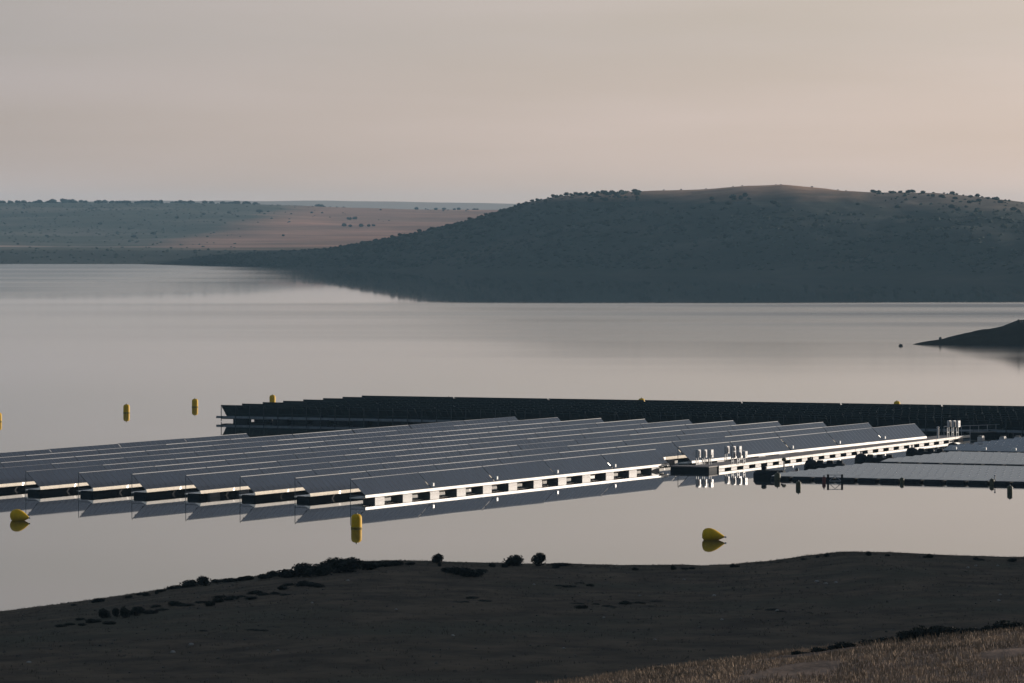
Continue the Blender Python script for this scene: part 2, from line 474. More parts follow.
for j in range(nv):
    Y = -60 + 540 * j / (nv - 1)
    for i in range(nu):
        q = -1 + 2 * i / (nu - 1)
        X = 190 * (q * .3 + .7 * q ** 3)
        z = fore_z(X, Y); pts.append((X, Y, z))
        dry.append(sstep(.15, .55, (CH - (interp(YN, CX + X * F / 140) - HY) * 140 / F) - 12.08) * sstep(154, 143, Y))
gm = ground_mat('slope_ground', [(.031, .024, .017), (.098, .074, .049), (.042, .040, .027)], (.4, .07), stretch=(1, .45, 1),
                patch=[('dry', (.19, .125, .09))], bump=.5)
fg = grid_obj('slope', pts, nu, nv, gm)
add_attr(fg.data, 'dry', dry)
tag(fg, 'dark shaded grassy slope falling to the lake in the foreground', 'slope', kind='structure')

# ------------------------------------------------------------------ plants
def leafy(n, rx, rz, leaf, seed, core=.72, zoff=0.0, flat=0.0):
    """crown of many leaf-clump faces round a ragged core, base at z=0"""
    rd = random.Random(seed); mb = MB()
    lobes = [(Vector((rd.uniform(-.5, .5) * rx, rd.uniform(-.5, .5) * rx, rz * rd.uniform(.7, 1.25) + zoff)), rd.uniform(.5, .8)) for _ in range(6)]
    lobes.append((Vector((0, 0, rz * .9 + zoff)), .85))
    for c, s in lobes:
        bm = bmesh.new(); bmesh.ops.create_icosphere(bm, subdivisions=2, radius=1)
        vs = []
        for v in bm.verts:
            k = core * s * (1 + .3 * noise.noise(v.co * 2.3 + c))
            vs.append((c.x + v.co.x * rx * k, c.y + v.co.y * rx * k, max(0, c.z + v.co.z * rz * k)))
        mb.add(vs, [tuple(v.index for v in f.verts) for f in bm.faces]); bm.free()
    for _ in range(n):
        c, s = rd.choice(lobes)
        d = Vector((rd.gauss(0, 1), rd.gauss(0, 1), rd.gauss(0, 1))).normalized() * (s * rd.uniform(.6, 1.02) ** .5)
        p = Vector((c.x + d.x * rx, c.y + d.y * rx, max(leaf * .3, c.z + d.z * rz)))
        a = Vector((rd.gauss(0, 1), rd.gauss(0, 1), rd.gauss(0, 1))).normalized()
        e = a.orthogonal().normalized() * leaf * rd.uniform(.5, 1.2); f_ = a.cross(e).normalized() * leaf * rd.uniform(.3, .8)
        mb.quad(p - e, p + f_ * .7, p + e, p - f_ * .7)
    return mb

# foreground bushes
bush_me = []
for k in range(5):
    crown = leafy(900, .5, .46, .075, 40 + k, .58).mesh('bush_crown', M['leaf_dark'])
    st = MB()
    rd = random.Random(k)
    for q in range(5):
        a = rd.uniform(0, 6.28)
        st.bar((0, 0, -.12), (.28 * math.cos(a), .28 * math.sin(a), .5), .03, 0, 5, .012)
    bush_me.append((crown, st.mesh('bush_stem', M['bark'])))
def bush(px, py, wpx, hpx, label, group, near=False, k=None):
    p = fore_hit(px, py, 141.0 if near else 150.0, 330)
    if near: 
        Y = 139.0; X = (px - CX) * Y / F; p = Vector((X, Y, fore_z(X, Y)))
    sc = p.y / F
    o = thing('bush', label, 'bush', p - Vector((0, 0, .05)), random.uniform(0, 6.28), group)
    o.scale = (wpx * sc, wpx * sc, hpx * sc)
    cr, st = bush_me[random.randrange(5) if k is None else k]
    obj('crown', cr, o); obj('stem', st, o)
    return o
bush(438, 563, 14, 13, 'single round dark bush standing alone on the skyline left of the low wide shrub', 'bushes on the near skyline', k=0)
bush(514, 566, 19, 15, 'wider left one of two neighbouring round bushes on the near skyline', 'bushes on the near skyline', k=1)
bush(539.5, 566, 17, 18, 'taller right one of two neighbouring round bushes on the near skyline', 'bushes on the near skyline', k=2)
for px, py, w_, h_ in ((449, 573, 16, 8), (457, 575, 19, 11), (466, 577, 20, 13), (475, 577, 18, 11), (482, 572, 14, 5)):
    bush(px, py, w_, h_, 'dark bush in the low clump just right of the lone round bush', 'bushes of the low clump')
rt = random.Random(11)
for _ in range(46):
    px = rt.uniform(60, 1015)
    if 280 < px < 400: continue
    bush(px, interp(YC, px) + 3.5, rt.uniform(4, 11), rt.uniform(3, 6.5), 'tiny dark tuft on the skyline of the foreground slope', 'tiny tufts on the near skyline')
bush(558, 566, 26, 5, 'flat little bush right of the pair of round bushes', 'bushes on the near skyline', k=4)
for px, py, w_, h_ in ((286, 578, 30, 12), (304, 577, 26, 19), (320, 576, 30, 17), (336, 573, 34, 20), (352, 572, 34, 19), (366, 570, 26, 12), (381, 567, 22, 8), (396, 566, 18, 8), (411, 565, 12, 5), (264, 579, 16, 7), (272, 577, 14, 9)):
    bush(px, py, w_, h_, 'dark bush in the ragged clump on the crest above the left shore', 'bushes of the crest clump')
for px, py, w_, h_ in ((176, 589, 20, 6), (190, 587, 20, 10), (205, 586, 17, 13), (216, 583, 14, 6), (230, 582, 20, 6), (246, 580, 16, 6), (141, 595, 12, 4), (160, 592, 12, 4)):
    bush(px, py, w_, h_, 'small dark bush strung along the left shoreline crest', 'bushes along the left crest')
for px, py, w_, h_ in ((70, 626, 30, 6), (95, 622, 34, 8), (120, 617, 46, 16), (140, 613, 36, 9), (168, 608, 40, 8), (200, 604, 50, 8), (235, 600, 44, 7), (270, 594, 40, 6), (300, 588, 50, 10), (215, 632, 30, 4), (262, 629, 30, 4), (600, 606, 60, 6), (640, 604, 40, 4), (575, 585, 46, 5), (770, 612, 30, 4), (470, 601, 40, 4)):
    n_ = max(3, int(w_ / 10))
    for q in range(n_):
        f_ = (q + .5) / n_ - .5
        bush(px + f_ * w_ + random.uniform(-3, 3), py + random.uniform(-2.5, 2.5), random.uniform(9, 17), h_ * random.uniform(.45, 1.0), 'low dark shrub in the shade on the foreground slope', 'low shrubs on the slope')
for px, py, w_, h_ in ((820, 664, 18, 8), (845, 658, 22, 9), (868, 655, 22, 10), (888, 651, 20, 10), (905, 648, 24, 16), (919, 646, 26, 20), (938, 645, 28, 19), (955, 643, 26, 15), (972, 641, 22, 12), (988, 640, 20, 12), (1003, 638, 24, 17), (1018, 637, 18, 12)):
    bush(px, py, w_, h_, 'dark bush in the hedge-like row among the dry grass at lower right', 'bushes in the dry grass', near=True)

for _ in range(18):
    px = rt.uniform(640, 905); py = interp(YN, px) + rt.uniform(4, 16)
    bush(px, py, rt.uniform(8, 20), rt.uniform(4, 8), 'small dark tuft among the dry grass left of the hedge-like bush row', 'tufts in the dry grass', near=True)
# grass on the near ridge and ground cover on the slope
def blades(name, count, place, h0, h1, wid, m, label, cat, per=5):
    mb = MB(); rd = random.Random(len(name))
    for _ in range(count):
        p = place(rd)
        if p is None: continue
        h = rd.uniform(h0, h1)
        for _k in range(per):
            a = rd.uniform(0, 6.283); l = rd.uniform(.05, .45) * h; hh = h * rd.uniform(.5, 1)
            bx, by = p[0] + rd.gauss(0, .07), p[1] + rd.gauss(0, .07)
            b0 = rd.uniform(0, 3.14); wx, wy = math.cos(b0) * wid, math.sin(b0) * wid
            tx, ty = bx + math.cos(a) * l, by + math.sin(a) * l
            mb.add([(bx - wx, by - wy, p[2] - .03), (bx + wx, by + wy, p[2] - .03), (bx * .5 + tx * .5 + wx * .6, by * .5 + ty * .5 + wy * .6, p[2] + hh * .6), (tx, ty, p[2] + hh)], [(0, 1, 2), (0, 2, 3)])
    return tag(obj(name, mb.mesh(name, m)), label, cat, kind='stuff')
def near_place(rd):
    Y = 142.5 - 60 * rd.random() ** 1.4; X = rd.uniform(-4, 26) * Y / 140
    d = (CH - (interp(YN, CX + X * F / 140) - HY) * 140 / F) - 12.08
    if rd.random() > sstep(.1, .6, d + .25 * noise.noise(Vector((X * .5, Y * .3, 0)))): return None
    if noise.noise(Vector((X * .35, Y * .12, 8))) < -.28: return None
    return (X, Y, fore_z(X, Y))
blades('dry_grass', 30000, near_place, .05, .21, .008, M['dry_blade'], 'dry pinkish brown grass at the lower right corner', 'grass')
def slope_place(rd):
    Y = 150 + 155 * rd.random() ** .8 if rd.random() < .7 else rd.uniform(294, 309); X = rd.uniform(-.13, .13) * Y
    if noise.noise(Vector((X * .3, Y * .15, 3))) < rd.uniform(-.5, .2): return None
    return (X, Y, fore_z(X, Y))
blades('ground_cover', 22000, slope_place, .03, .12, .010, M['dark_blade'], 'short dark grass covering the shaded foreground slope', 'grass', 4)

# stones
stone_me = []
for k in range(3):
    bm = bmesh.new(); bmesh.ops.create_icosphere(bm, subdivisions=2, radius=.5)
    for v in bm.verts:
        v.co *= 1 + .35 * noise.noise(v.co * 2.5 + Vector((k * 7, 0, 0))); v.co.z *= .6
    me = bpy.data.meshes.new('stone'); bm.to_mesh(me); bm.free(); me.materials.append(M['stone']); stone_me.append(me)
for px, py, w_ in ((191, 645, 5), (173, 653, 6), (348, 581, 3.5), (278, 651, 3), (714, 596, 4), (777, 611, 4), (534, 585, 3), (453, 636, 4), (396, 610, 3), (312, 603, 3), (684, 580, 3), (968, 568, 3.5), (976, 566, 3), (998, 566, 3), (999, 601, 3.5), (1000, 595, 3), (817, 582, 5), (826, 584, 4), (836, 583, 4), (29, 663, 5), (604, 618, 3), (564, 649, 3.5), (722, 620, 3), (655, 640, 3), (640, 596, 3)):
    p = fore_hit(px, py); s = w_ * p.y / F
    o = obj('stone', random.choice(stone_me), None, p + Vector((0, 0, .1 * s)), (0, 0, random.uniform(0, 6)))
    o.scale = (s, s, s)
    tag(o, 'small pale stone lying on the dark foreground slope', 'stone', 'pale stones on the slope')

mb = MB(); rp = random.Random(21)
for _ in range(2600):
    Y = 150 + 155 * rp.random() ** .8; X = rp.uniform(-.12, .12) * Y
    if noise.noise(Vector((X * .12, Y * .05, 4))) < rp.uniform(-.5, .5): continue
    r0 = rp.uniform(.02, .09); c = Vector((X, Y, fore_z(X, Y)))
    vs = [c + Vector((math.cos(a) * r0 * rp.uniform(.7, 1.3), math.sin(a) * r0 * rp.uniform(.7, 1.3), -.02)) for a in (0, 1.26, 2.51, 3.77, 5.03)]
    tp = [c + (v - c) * .6 + Vector((0, 0, r0 * rp.uniform(.5, .9))) for v in vs]
    mb.add(vs + tp, [(i, (i + 1) % 5, 5 + (i + 1) % 5, 5 + i) for i in range(5)] + [(5, 6, 7, 8, 9)])
tag(obj('pebbles', mb.mesh('pebbles', mat('pebble_stone', (.075, .068, .058), .9, 0, .6, 1.3))), 'scattered pebbles and clods over the dark foreground slope', 'pebbles', kind='stuff')
# trees on the hills
tree_me = []
for k in range(6):
    mb = leafy(260, 2.1, 1.45, .36, 90 + k, .7, .55)
    mb.m = [0] * len(mb.m)
    mb.bar((0, 0, -.8), (.2, .1, 1.5), .24, 1, 6, .14)
    for q in range(3):
        a = q * 2.1 + k
        mb.bar((.2, .1, 1.1), (.9 * math.cos(a), .9 * math.sin(a), 2.1), .13, 1, 5, .05)
    tree_me.append(mb.mesh('tree', [M['leaf_hill'], M['bark']]))
def tree(p, s, label, group, sz=1.0):
    o = obj('tree', random.choice(tree_me), None, p - Vector((0, 0, 1.0 * s)), (0, 0, random.uniform(0, 6.28)))
    o.scale = (s, s, s * sz); return tag(o, label, 'tree', group)
rd = random.Random(3)
for px in [515, 519, 526, 532, 537, 541, 548, 553, 556, 561, 566, 571, 576, 581, 586, 592, 598, 603, 605, 612, 622, 628, 634, 636, 448, 452, 470, 486, 400, 420, 432]:
    s = rd.uniform(.28, .85) * (1.25 if px in (605, 602, 448) else 1)
    tree(hill_pt(px, 1.0), s, 'small round tree on the left skyline of the big dark hill', 'trees on the left hill skyline')
for px in [868, 874, 880, 886, 893, 899, 905, 909, 914, 919, 923, 928, 933, 938, 943, 948, 953, 958, 963, 968, 973, 979, 985, 991]:
    tree(hill_pt(px + rd.uniform(-2, 2), rd.uniform(.88, 1.02)), rd.uniform(.28, .8), 'small tree in the bushy line right of the bare hilltop', 'trees on the right hill skyline')
for px in (664, 681, 706, 733, 742, 776, 781, 812, 838, 846, 855):
    tree(hill_pt(px, 1.0), rd.uniform(.16, .3), 'tiny shrub-like tree on the bare brown hilltop', 'shrubby trees on the bare hilltop')
for _ in range(120):
    px = rd.uniform(500, 1050); t = rd.uniform(.3, .8 if 640 < px < 865 else .95)
    if noise.noise(Vector((px * .02, t * 4, 1))) < -.15: continue
    tree(hill_pt(px, t), rd.uniform(.5, .9), 'dark scattered tree on the shaded face of the big hill', 'trees on the hill face')
def far_tree(px, Y, s, label, group, sz=1.0):
    X = (px - CX) * Y / F
    tree(Vector((X, Y, far_z(X, Y))), s, label, group, sz)
for _ in range(95):
    px = rd.uniform(-10, 265)
    far_tree(px, rd.uniform(5250, 5600), rd.uniform(.9, 1.6) * (1.3 if 50 < px < 75 or 140 < px < 165 else 1), 'dark tree in the belt along the skyline of the far left shore', 'trees on the far left skyline')
for px in (312, 317, 321, 325, 330, 296, 302, 337, 344):
    far_tree(px, 5450, 1.9 if px in (317, 321) else .95, 'tree in the little grove on the far skyline behind the pink fields', 'far skyline grove')
for px in (420, 428, 436, 443, 451, 459, 467, 474, 481):
    far_tree(px + rd.uniform(-4, 4), 5500 + rd.uniform(-120, 120), rd.uniform(.5, 1.3), 'tree in the far belt beside the big hill\'s left shoulder', 'far belt by the hill')
for px, Y in ((136, 4150), (133, 4150), (152, 4250), (156, 4260), (44, 4200), (18, 3900), (285, 4150), (347, 4700), (352, 4720), (343, 4450), (350, 4440), (358, 4440), (366, 4450), (372, 4460), (255, 4900), (262, 4900), (270, 4920), (310, 4900), (100, 4500), (180, 4600), (205, 4700), (230, 4800), (60, 4700), (240, 4650)):
    far_tree(px + rd.uniform(-3, 3), Y, rd.uniform(.6, 1.3), 'lone dark tree dotted over the far dry fields', 'trees dotted in the far fields')

# scrub that reads as one mass on the hill face and the far bank
mb = MB()
ico = bmesh.new(); bmesh.ops.create_icosphere(ico, subdivisions=1, radius=1)
iv = [v.co.copy() for v in ico.verts]; iff = [tuple(v.index for v in f.verts) for f in ico.faces]; ico.free()
def clump(p, s):
    mb.add([p + Vector((v.x * s * rd.uniform(.6, 1.3), v.y * s * rd.uniform(.6, 1.3), max(-.3, v.z * s * .75 * rd.uniform(.6, 1.3)))) for v in iv], iff)
for _ in range(10500):
    px = rd.uniform(190, 1150); t = rd.uniform(.05, 1.02)
    top = 1.02 if px < 640 or px > 865 else .62
    if t > top: continue
    if rd.random() > .65 + noise.noise(Vector((px * .012, t * 3, 5))) * .8: continue
    if px > 700 and t > .6 and rd.random() < .7: continue
    clump(hill_pt(px, t), rd.uniform(.5, 1.0 + .9 * sstep(200, 420, px)) * rd.uniform(.5, 1))
tag(obj('scrub', mb.mesh('scrub', M['leaf_hill'])), 'dark scrub covering the face of the big hill', 'scrub', kind='stuff')
mb = MB()
for _ in range(7000):
    Y = rd.uniform(3110, 5400); X = rd.uniform(-640, 60)
    xp = CX + F * X / Y
    z = far_z(X, Y); yp = HY + F * (CH - z) / Y
    dens = 1.0 if yp > 250.0 else (.55 * sstep(330, 130, xp + (yp - 215) * 3.0) if yp < 243 else .04)
    if rd.random() > dens + .25 * noise.noise(Vector((X * .01, Y * .004, 2))): continue
    clump(Vector((X, Y, z)), rd.uniform(.6, 1.6))
tag(obj('scrub', mb.mesh('scrub', M['leaf_hill'])), 'grey green scrub over the far left shore', 'scrub', kind='stuff')

# ------------------------------------------------------------------ solar panel rows
ZL, ZH, WD = .66, 2.05, 1.5           # low edge, ridge, depth of a row
def table_mesh(n, pitch, flip=False, mats=None):
    """n modules side by side on rails, tilted: low edge at y=0 (or, flipped, high edge at y=0)"""
    mb = MB()
    yl, yh = (.10, WD) if not flip else (WD, .04)
    d = Vector((0, yh - yl, ZH - ZL)).normalized(); ln = math.hypot(yh - yl, ZH - ZL)
    nrm = Vector((0, -d.z, d.y)) if not flip else Vector((0, d.z, -d.y))
    if nrm.z < 0: nrm = -nrm
    o = Vector((0, yl, ZL))
    def slab(x0, x1, a, b_, t0, t1, mi):
        vs = []
        for t in (t0, t1):
            for (x, s) in ((x0, a), (x1, a), (x1, b_), (x0, b_)):
                vs.append(o + Vector((x, 0, 0)) + d * s + nrm * t)
        fs = [(0, 3, 2, 1), (4, 5, 6, 7), (0, 1, 5, 4), (1, 2, 6, 5), (2, 3, 7, 6), (3, 0, 4, 7)]
        mb.add(vs, fs, mi)
    for i in range(n):
        x0 = i * pitch + .012; x1 = (i + 1) * pitch - .012
        slab(x0, x1, 0, ln, -.035, 0, 1)                       # frame
        slab(x0 + .03, x1 - .03, .03, ln - .03, -.036 - .003, .003, 0)   # glass, a little proud; its back is the sheet
    slab(0, n * pitch, .4, .48, -.1, -.04, 2); slab(0, n * pitch, ln - .5, ln - .42, -.1, -.04, 2)
    return mb.mesh('panel_table', mats or [M['glass'], M['frame'], M['steel']])
NM, MP_, TP = 13, 1.03, 13.6
tbl = table_mesh(NM, MP_); tbl_flip = table_mesh(NM, MP_, True, [M['backsheet'], M['dark_frame'], M['dark_frame']])
r_ = MB(); r_.box(0, NM * MP_, WD - .02, WD + .05, ZH - .03, ZH + .03); ridge_me = r_.mesh('ridge_rail', M['rail'])
r_ = MB(); r_.box(0, NM * MP_, -.04, .04, ZH - .03, ZH + .03); ridge_flip = r_.mesh('ridge_rail', M['dark_frame'])
r_ = MB(); r_.box(0, 2.0, -.02, 1.2, -.3, .412, 0, .06); float_me = r_.mesh('float', M['dull_plastic'])
r_ = MB(); r_.bar((0, WD + .1, -.2), (0, WD + .1, ZH - .02), .028, 0, 6); r_.bar((0, WD + .08, .6), (0, .2, .6), .03, 0, 5); post_me = r_.mesh('post', M['steel'])
r_ = MB(); r_.bar((0, -.12, .05), (0, -.12, ZH - .02), .05, 0, 6); r_.bar((0, -.1, .55), (0, 1.3, .55), .03, 0, 5); post_flip = r_.mesh('post', mat('dull_post', (.07, .08, .085), .9, 0, .2, 2.0, spec=.1))
r_ = MB(); r_.box(-.16, .16, -.12, .1, .86, 1.16, 0, .03); lit_cross_me = r_.mesh('lit_cross_piece', M['glint_white'])  # white box stands for the sunlit cross piece at a table gap

r_ = MB(); r_.box(.3, 13.2, .25, 1.6, -.3, .405, 0, .1); under_shade_me = r_.mesh('under_shade', M['black_plastic'])  # black block standing for the shade below the rear rows' strips
r_ = MB(); r_.box(0, 2.0, -.02, 1.2, -.3, .412, 0, .06); float_dark = r_.mesh('float', M['black_plastic'])

def beam_me(x0, x1, m, upright=False):
    r = MB(); yb, zt = (.05, .655) if upright else (-.025, .70)
    x = x0
    while x < x1 - .01:                                        # moulded lengths butted end to end
        xe = min(x1, x + 3.4); a_, b_ = x + .008, xe - .008
        r.add([(a_, yb, .415), (b_, yb, .415), (b_, .06, zt), (a_, .06, zt), (a_, .09, zt - .02), (b_, .09, zt - .02), (b_, .62, .415), (a_, .62, .415)],
              [(0, 1, 2, 3), (3, 2, 5, 4), (4, 5, 6, 7), (7, 6, 1, 0), (0, 3, 4, 7), (1, 6, 5, 2)]); x = xe
    r.box(x0 + .5, x1 - .3, .55, 1.9, .30, .41, 0)
    return r.mesh('float_beam', m)

A = R(25.2); U = Vector((math.sin(A), math.cos(A), 0)); V = Vector((-math.cos(A), math.sin(A), 0))
O = on_water(366, 502.7); ROT = R(90) - A; PITCH = 5.58
ordn = ['frontmost', 'second', 'third', 'fourth', 'fifth', 'sixth', 'seventh', 'eighth', 'ninth', 'tenth', 'rearmost']
starts = [i * TP for i in range(5)] + [73.6 + i * TP for i in range(5)]
full = [i * 14.14 for i in range(10)]
beam_front = [beam_me(0, 67.9, M['strip'], True), beam_me(73.7, 141.4, M['strip'], True)]
beam_full = beam_me(0, 141.4, M['slant'])
tbl_b = table_mesh(NM, 1.073)
r_ = MB(); r_.box(0, NM * 1.073, WD - .02, WD + .05, ZH - .03, ZH + .03); ridge_b = r_.mesh('ridge_rail', M['rail'])
for k in range(11):
    if k == 0: lab = 'frontmost long solar panel row with sunlit white float edge broken by a gap'
    elif k == 10: lab = 'rearmost solar panel row of the big array, shorter than the rest and ending early'
    else: lab = '%s solar panel row from the front of the big floating array' % ordn[k]
    t = thing('solar_panel_row', lab, 'solar panels', O + V * PITCH * k, ROT, 'solar panel rows of the big floating array')
    ss = starts if k == 0 else (full if k < 10 else full[:6])
    for x in ss:
        obj('panel_table', tbl if k == 0 else tbl_b, t, (x, 0, random.uniform(-.02, .02)), (random.uniform(-.011, .011), random.uniform(-.0018, .0018), random.uniform(-.0012, .0012))); obj('ridge_rail', ridge_me if k == 0 else ridge_b, t, (x, 0, 0))
        obj('post', post_me, t, (x + .1, 0, 0))
    end = ss[-1] + TP
    obj('post', post_me, t, (end - .1, 0, 0))
    if k == 0:
        for b_ in beam_front: obj('float_beam', b_, t)
        for x in (13.5, 27.1, 40.7, 54.3, 87.1, 100.7, 114.3, 127.9): obj('lit_cross_piece', lit_cross_me, t, (x, 0, 0))
    elif k < 10: obj('float_beam', beam_full, t)
    else: obj('float_beam', beam_me(0, end - .3, M['slant']), t)
    if k: obj('under_shade', under_shade_me, t)
    x = 1.7
    while x < end - 3:
        if not (k == 0 and 66 < x + 1 < 74.5) and not (k not in (0, 3) and x < 13): obj('float', float_me, t, (x, 0, 0))
        x += 5.6

# second array behind: its rows turn their dark backs to the camera
O2 = on_water(221, 421.5); ROT2 = math.atan2(-U.x * 0 - math.sin(A), math.cos(A))
X2 = Vector((math.cos(A), -math.sin(A), 0)); Y2 = Vector((math.sin(A), math.cos(A), 0))
beam2 = beam_me(-.7, 136, M['steel']); beam2b = beam_me(0, 136, M['black_plastic'])
skirt = MB(); skirt.box(0, 136, .2, .26, .75, 1.95); 
for k in range(8):
    lab = ('nearest panel row of the far array, its dark back and thin posts facing the lake' if k == 0 else
           '%s row of the far dark solar array counted from the near side' % ordn[k])
    t = thing('solar_panel_row', lab, 'solar panels', O2 + Y2 * PITCH * k, ROT2, 'dark solar panel rows of the far array')
    for i in range(10):
        obj('panel_table', tbl_flip, t, (i * TP, 0, 0)); obj('ridge_rail', ridge_flip, t, (i * TP, 0, 0))
    obj('float_beam', beam2 if k == 0 else beam2b, t)
    for i in range(68 if k == 0 else 11):
        obj('post', post_flip, t, (.1 + i * (2.0 if k == 0 else 13.55), 0, 0))
    for i in range(24):
        obj('float', float_dark, t, (1.7 + 5.6 * i, 0, 0))

# ------------------------------------------------------------------ walkway and what stands on it
WA, WB = on_water(719, 470.5), on_water(970, 439.0)
wd = (WB - WA); WL = wd.length; wrot = math.atan2(wd.y, wd.x)
t = thing('floating_walkway', 'long floating walkway with white sunlit edge and square dark openings beside the front row', 'walkway', WA, wrot)
r_ = MB(); r_.box(.01, WL, .16, 3.4, .30, .40); obj('deck', r_.mesh('deck', M['deck']), t)
r_ = MB()
x = 0
while x < WL - .1:
    xe = min(WL, x + 3.5); r_.box(x + .008, xe - .008, 0, .15, .20, .46, 0, .03); x = xe
obj('edge_beam', r_.mesh('edge_beam', M['strip']), t)
r_ = MB(); r_.box(-.06, -.002, .02, 3.4, -.3, .44); obj('shaded_end', r_.mesh('shaded_end', M['black_plastic']), t)  # black sheet that paints the shade on the walkway's left end
r_ = MB(); r_.box(0, 1.75, .02, 3.2, -.3, .195, 0, .05); wf = r_.mesh('float', M['dull_plastic'])
x = .0
while x < WL - 2: obj('float', wf, t, (x, 0, 0)); x += 3.55

PO = WA + Vector((0, 0, 0))
wu = wd.normalized(); wv = Vector((-wu.y, wu.x, 0))
t = thing('floating_platform', 'short dark floating platform at the near end of the walkway', 'platform', WA - wu * 2.6, wrot)
r_ = MB(); r_.box(0, 2.5, .1, 4.3, .40, .50); obj('deck', r_.mesh('deck', M['deck']), t)
r_ = MB(); r_.box(.03, 2.45, .13, 4.27, -.3, .395, 0, .08); obj('float', r_.mesh('float', M['black_plastic']), t)

def cabinet(px, ytop, base_y, wpx, hpx, label, group, deckz=.40):
    d = F * CH / (base_y - HY)
    p = at(px, HY, d); p.z = deckz
    ztop = CH - (ytop - HY) * d / F; w_ = wpx * d / F * 1.25; h_ = hpx * d / F
    t = thing('inverter_cabinet', label, 'cabinet', p, R(60), group)
    r = MB(); z0 = ztop - h_ - deckz; z1 = ztop - deckz
    r.box(-w_ / 2, w_ / 2, -.12, .12, z0, z1, 0, .03); body = obj('housing', r.mesh('housing', M['cabinet']), t)
    r = MB()
    for i in range(4): r.box(-w_ * .32, w_ * .32, -.128, -.122, z0 + h_ * (.2 + .12 * i), z0 + h_ * (.25 + .12 * i))
    obj('vent', r.mesh('vent', M['cabinet_dark']), body)
    for s in (-1, 1):
        r = MB(); r.box(s * w_ * .38 - .035, s * w_ * .38 + .035, .125, .19, 0, z1 - .05); obj('leg', r.mesh('leg', M['steel']), t)
    r = MB(); r.box(-w_ * .34, w_ * .34, .13, .18, z0 * .45, z0 * .45 + .06); obj('brace', r.mesh('brace', M['steel']), t)
    return t
for px, n in ((698.5, 'left'), (704.8, 'middle'), (711.3, 'right')):
    cabinet(px, 449.5, 468.5, 4.4, 8, '%s cabinet of the three tall white ones on the dark platform' % n, 'cabinets on the platform')
for px, n in ((727.3, 'left'), (733.6, 'middle'), (739.6, 'right')):
    cabinet(px, 446, 465.0, 4.2, 7.5, '%s one of three taller white cabinets behind the lower walkway group' % n, 'taller cabinets on the walkway')
for px, n in ((733.8, 'leftmost'), (739.4, 'middle'), (745.4, 'rightmost')):
    cabinet(px, 451, 468.0, 4.2, 7, '%s one of the lower white cabinets at the front of the walkway' % n, 'lower cabinets on the walkway')
for px, n in ((949.2, 'left'), (953.8, 'middle'), (958.4, 'right')):
    cabinet(px, 420.5, 440.5, 4.3, 6.5, '%s one of three white cabinets at the far end of the walkway' % n, 'cabinets at the far walkway end')
p = on_water(938, 441.5); p.z = .4
t = thing('marker_post', 'short white post near the far end of the walkway', 'post', p)
r_ = MB(); r_.lathe([(.12, 0), (.12, 1.05), (.09, 1.15)], n=12); obj('shaft', r_.mesh('shaft', M['cabinet']), t)
r_ = MB(); r_.lathe([(.16, 1.152), (.17, 1.25), (.05, 1.32)], n=12); obj('cap', r_.mesh('cap', M['cabinet']), t)

# guard rail behind the far walkway end
p = on_water(944, 437.8); q = on_water(1030, 434.5)
d_ = q - p; t = thing('guard_rail', 'thin grey guard rail running right from the far end of the walkway', 'railing', p, math.atan2(d_.y, d_.x))
n = 11
for i in range(n):
    r_ = MB(); x = d_.length * i / (n - 1); r_.bar((x, 0, -.2), (x, 0, 1.35), .035); obj('post', r_.mesh('post', M['alu']), t)
for z in (.75, 1.3):
    r_ = MB(); r_.bar((0, .05, z), (d_.length, .05, z), .03); obj('rail', r_.mesh('rail', M['alu']), t)
p = on_water(975, 436.5); q = on_water(1060, 431.5); d_ = q - p
t = thing('floating_walkway', 'pale narrow floating walkway running to the right edge below the far array', 'walkway', p, math.atan2(d_.y, d_.x))
r_ = MB(); r_.box(0, d_.length, -.9, .9, .44, .54); obj('deck', r_.mesh('deck', M['dull_plastic']), t)
r_ = MB(); r_.box(.1, d_.length, -.8, .8, -.3, .435, 0, .05); obj('float', r_.mesh('float', M['black_plastic']), t)

# black floats and boxes moored along the walkway
drum = MB(); drum.lathe([(.12, -.75), (.38, -.68), (.45, -.5), (.45, .5), (.38, .68), (.12, .75)], axis='x', n=14); drum_me = drum.mesh('drum', M['black_plastic'])
r_ = MB(); r_.bar((-.62, 0, .3), (-.62, 0, .62), .05); r_.bar((.62, 0, .3), (.62, 0, .62), .05); r_.bar((-.62, 0, .6), (.62, 0, .6), .04); hd_me = r_.mesh('handle', M['steel'])
r_ = MB(); r_.lathe([(.1, -.3), (.42, -.22), (.62, .15), (.66, .45), (.5, .78), (.16, .92)], n=16); ball_me = r_.mesh('body', M['black_plastic'])
r_ = MB(); r_.lathe([(.09, .93), (.09, 1.1), (.13, 1.12), (.13, 1.18)], n=8); knob_me = r_.mesh('knob', M['steel'])
r_ = MB(); r_.box(-2.1, 2.1, -.6, .6, -.25, .5, 0, .2); hull_me = r_.mesh('hull', M['black_plastic'])
r_ = MB()
for x in (-1.5, -.5, .5, 1.5): r_.box(x - .32, x + .32, -.42, .42, .505, .82, 0, .1)
lump_me = r_.mesh('cover', M['black_plastic'])
r_ = MB(); r_.box(-.5, .5, -.3, .3, -.2, .42, 0, .05); crate_me = r_.mesh('body', M['cabinet'])
r_ = MB(); r_.box(-.42, .42, -.24, .24, .425, .55, 0, .04); lid_me = r_.mesh('lid', M['dull_plastic'])
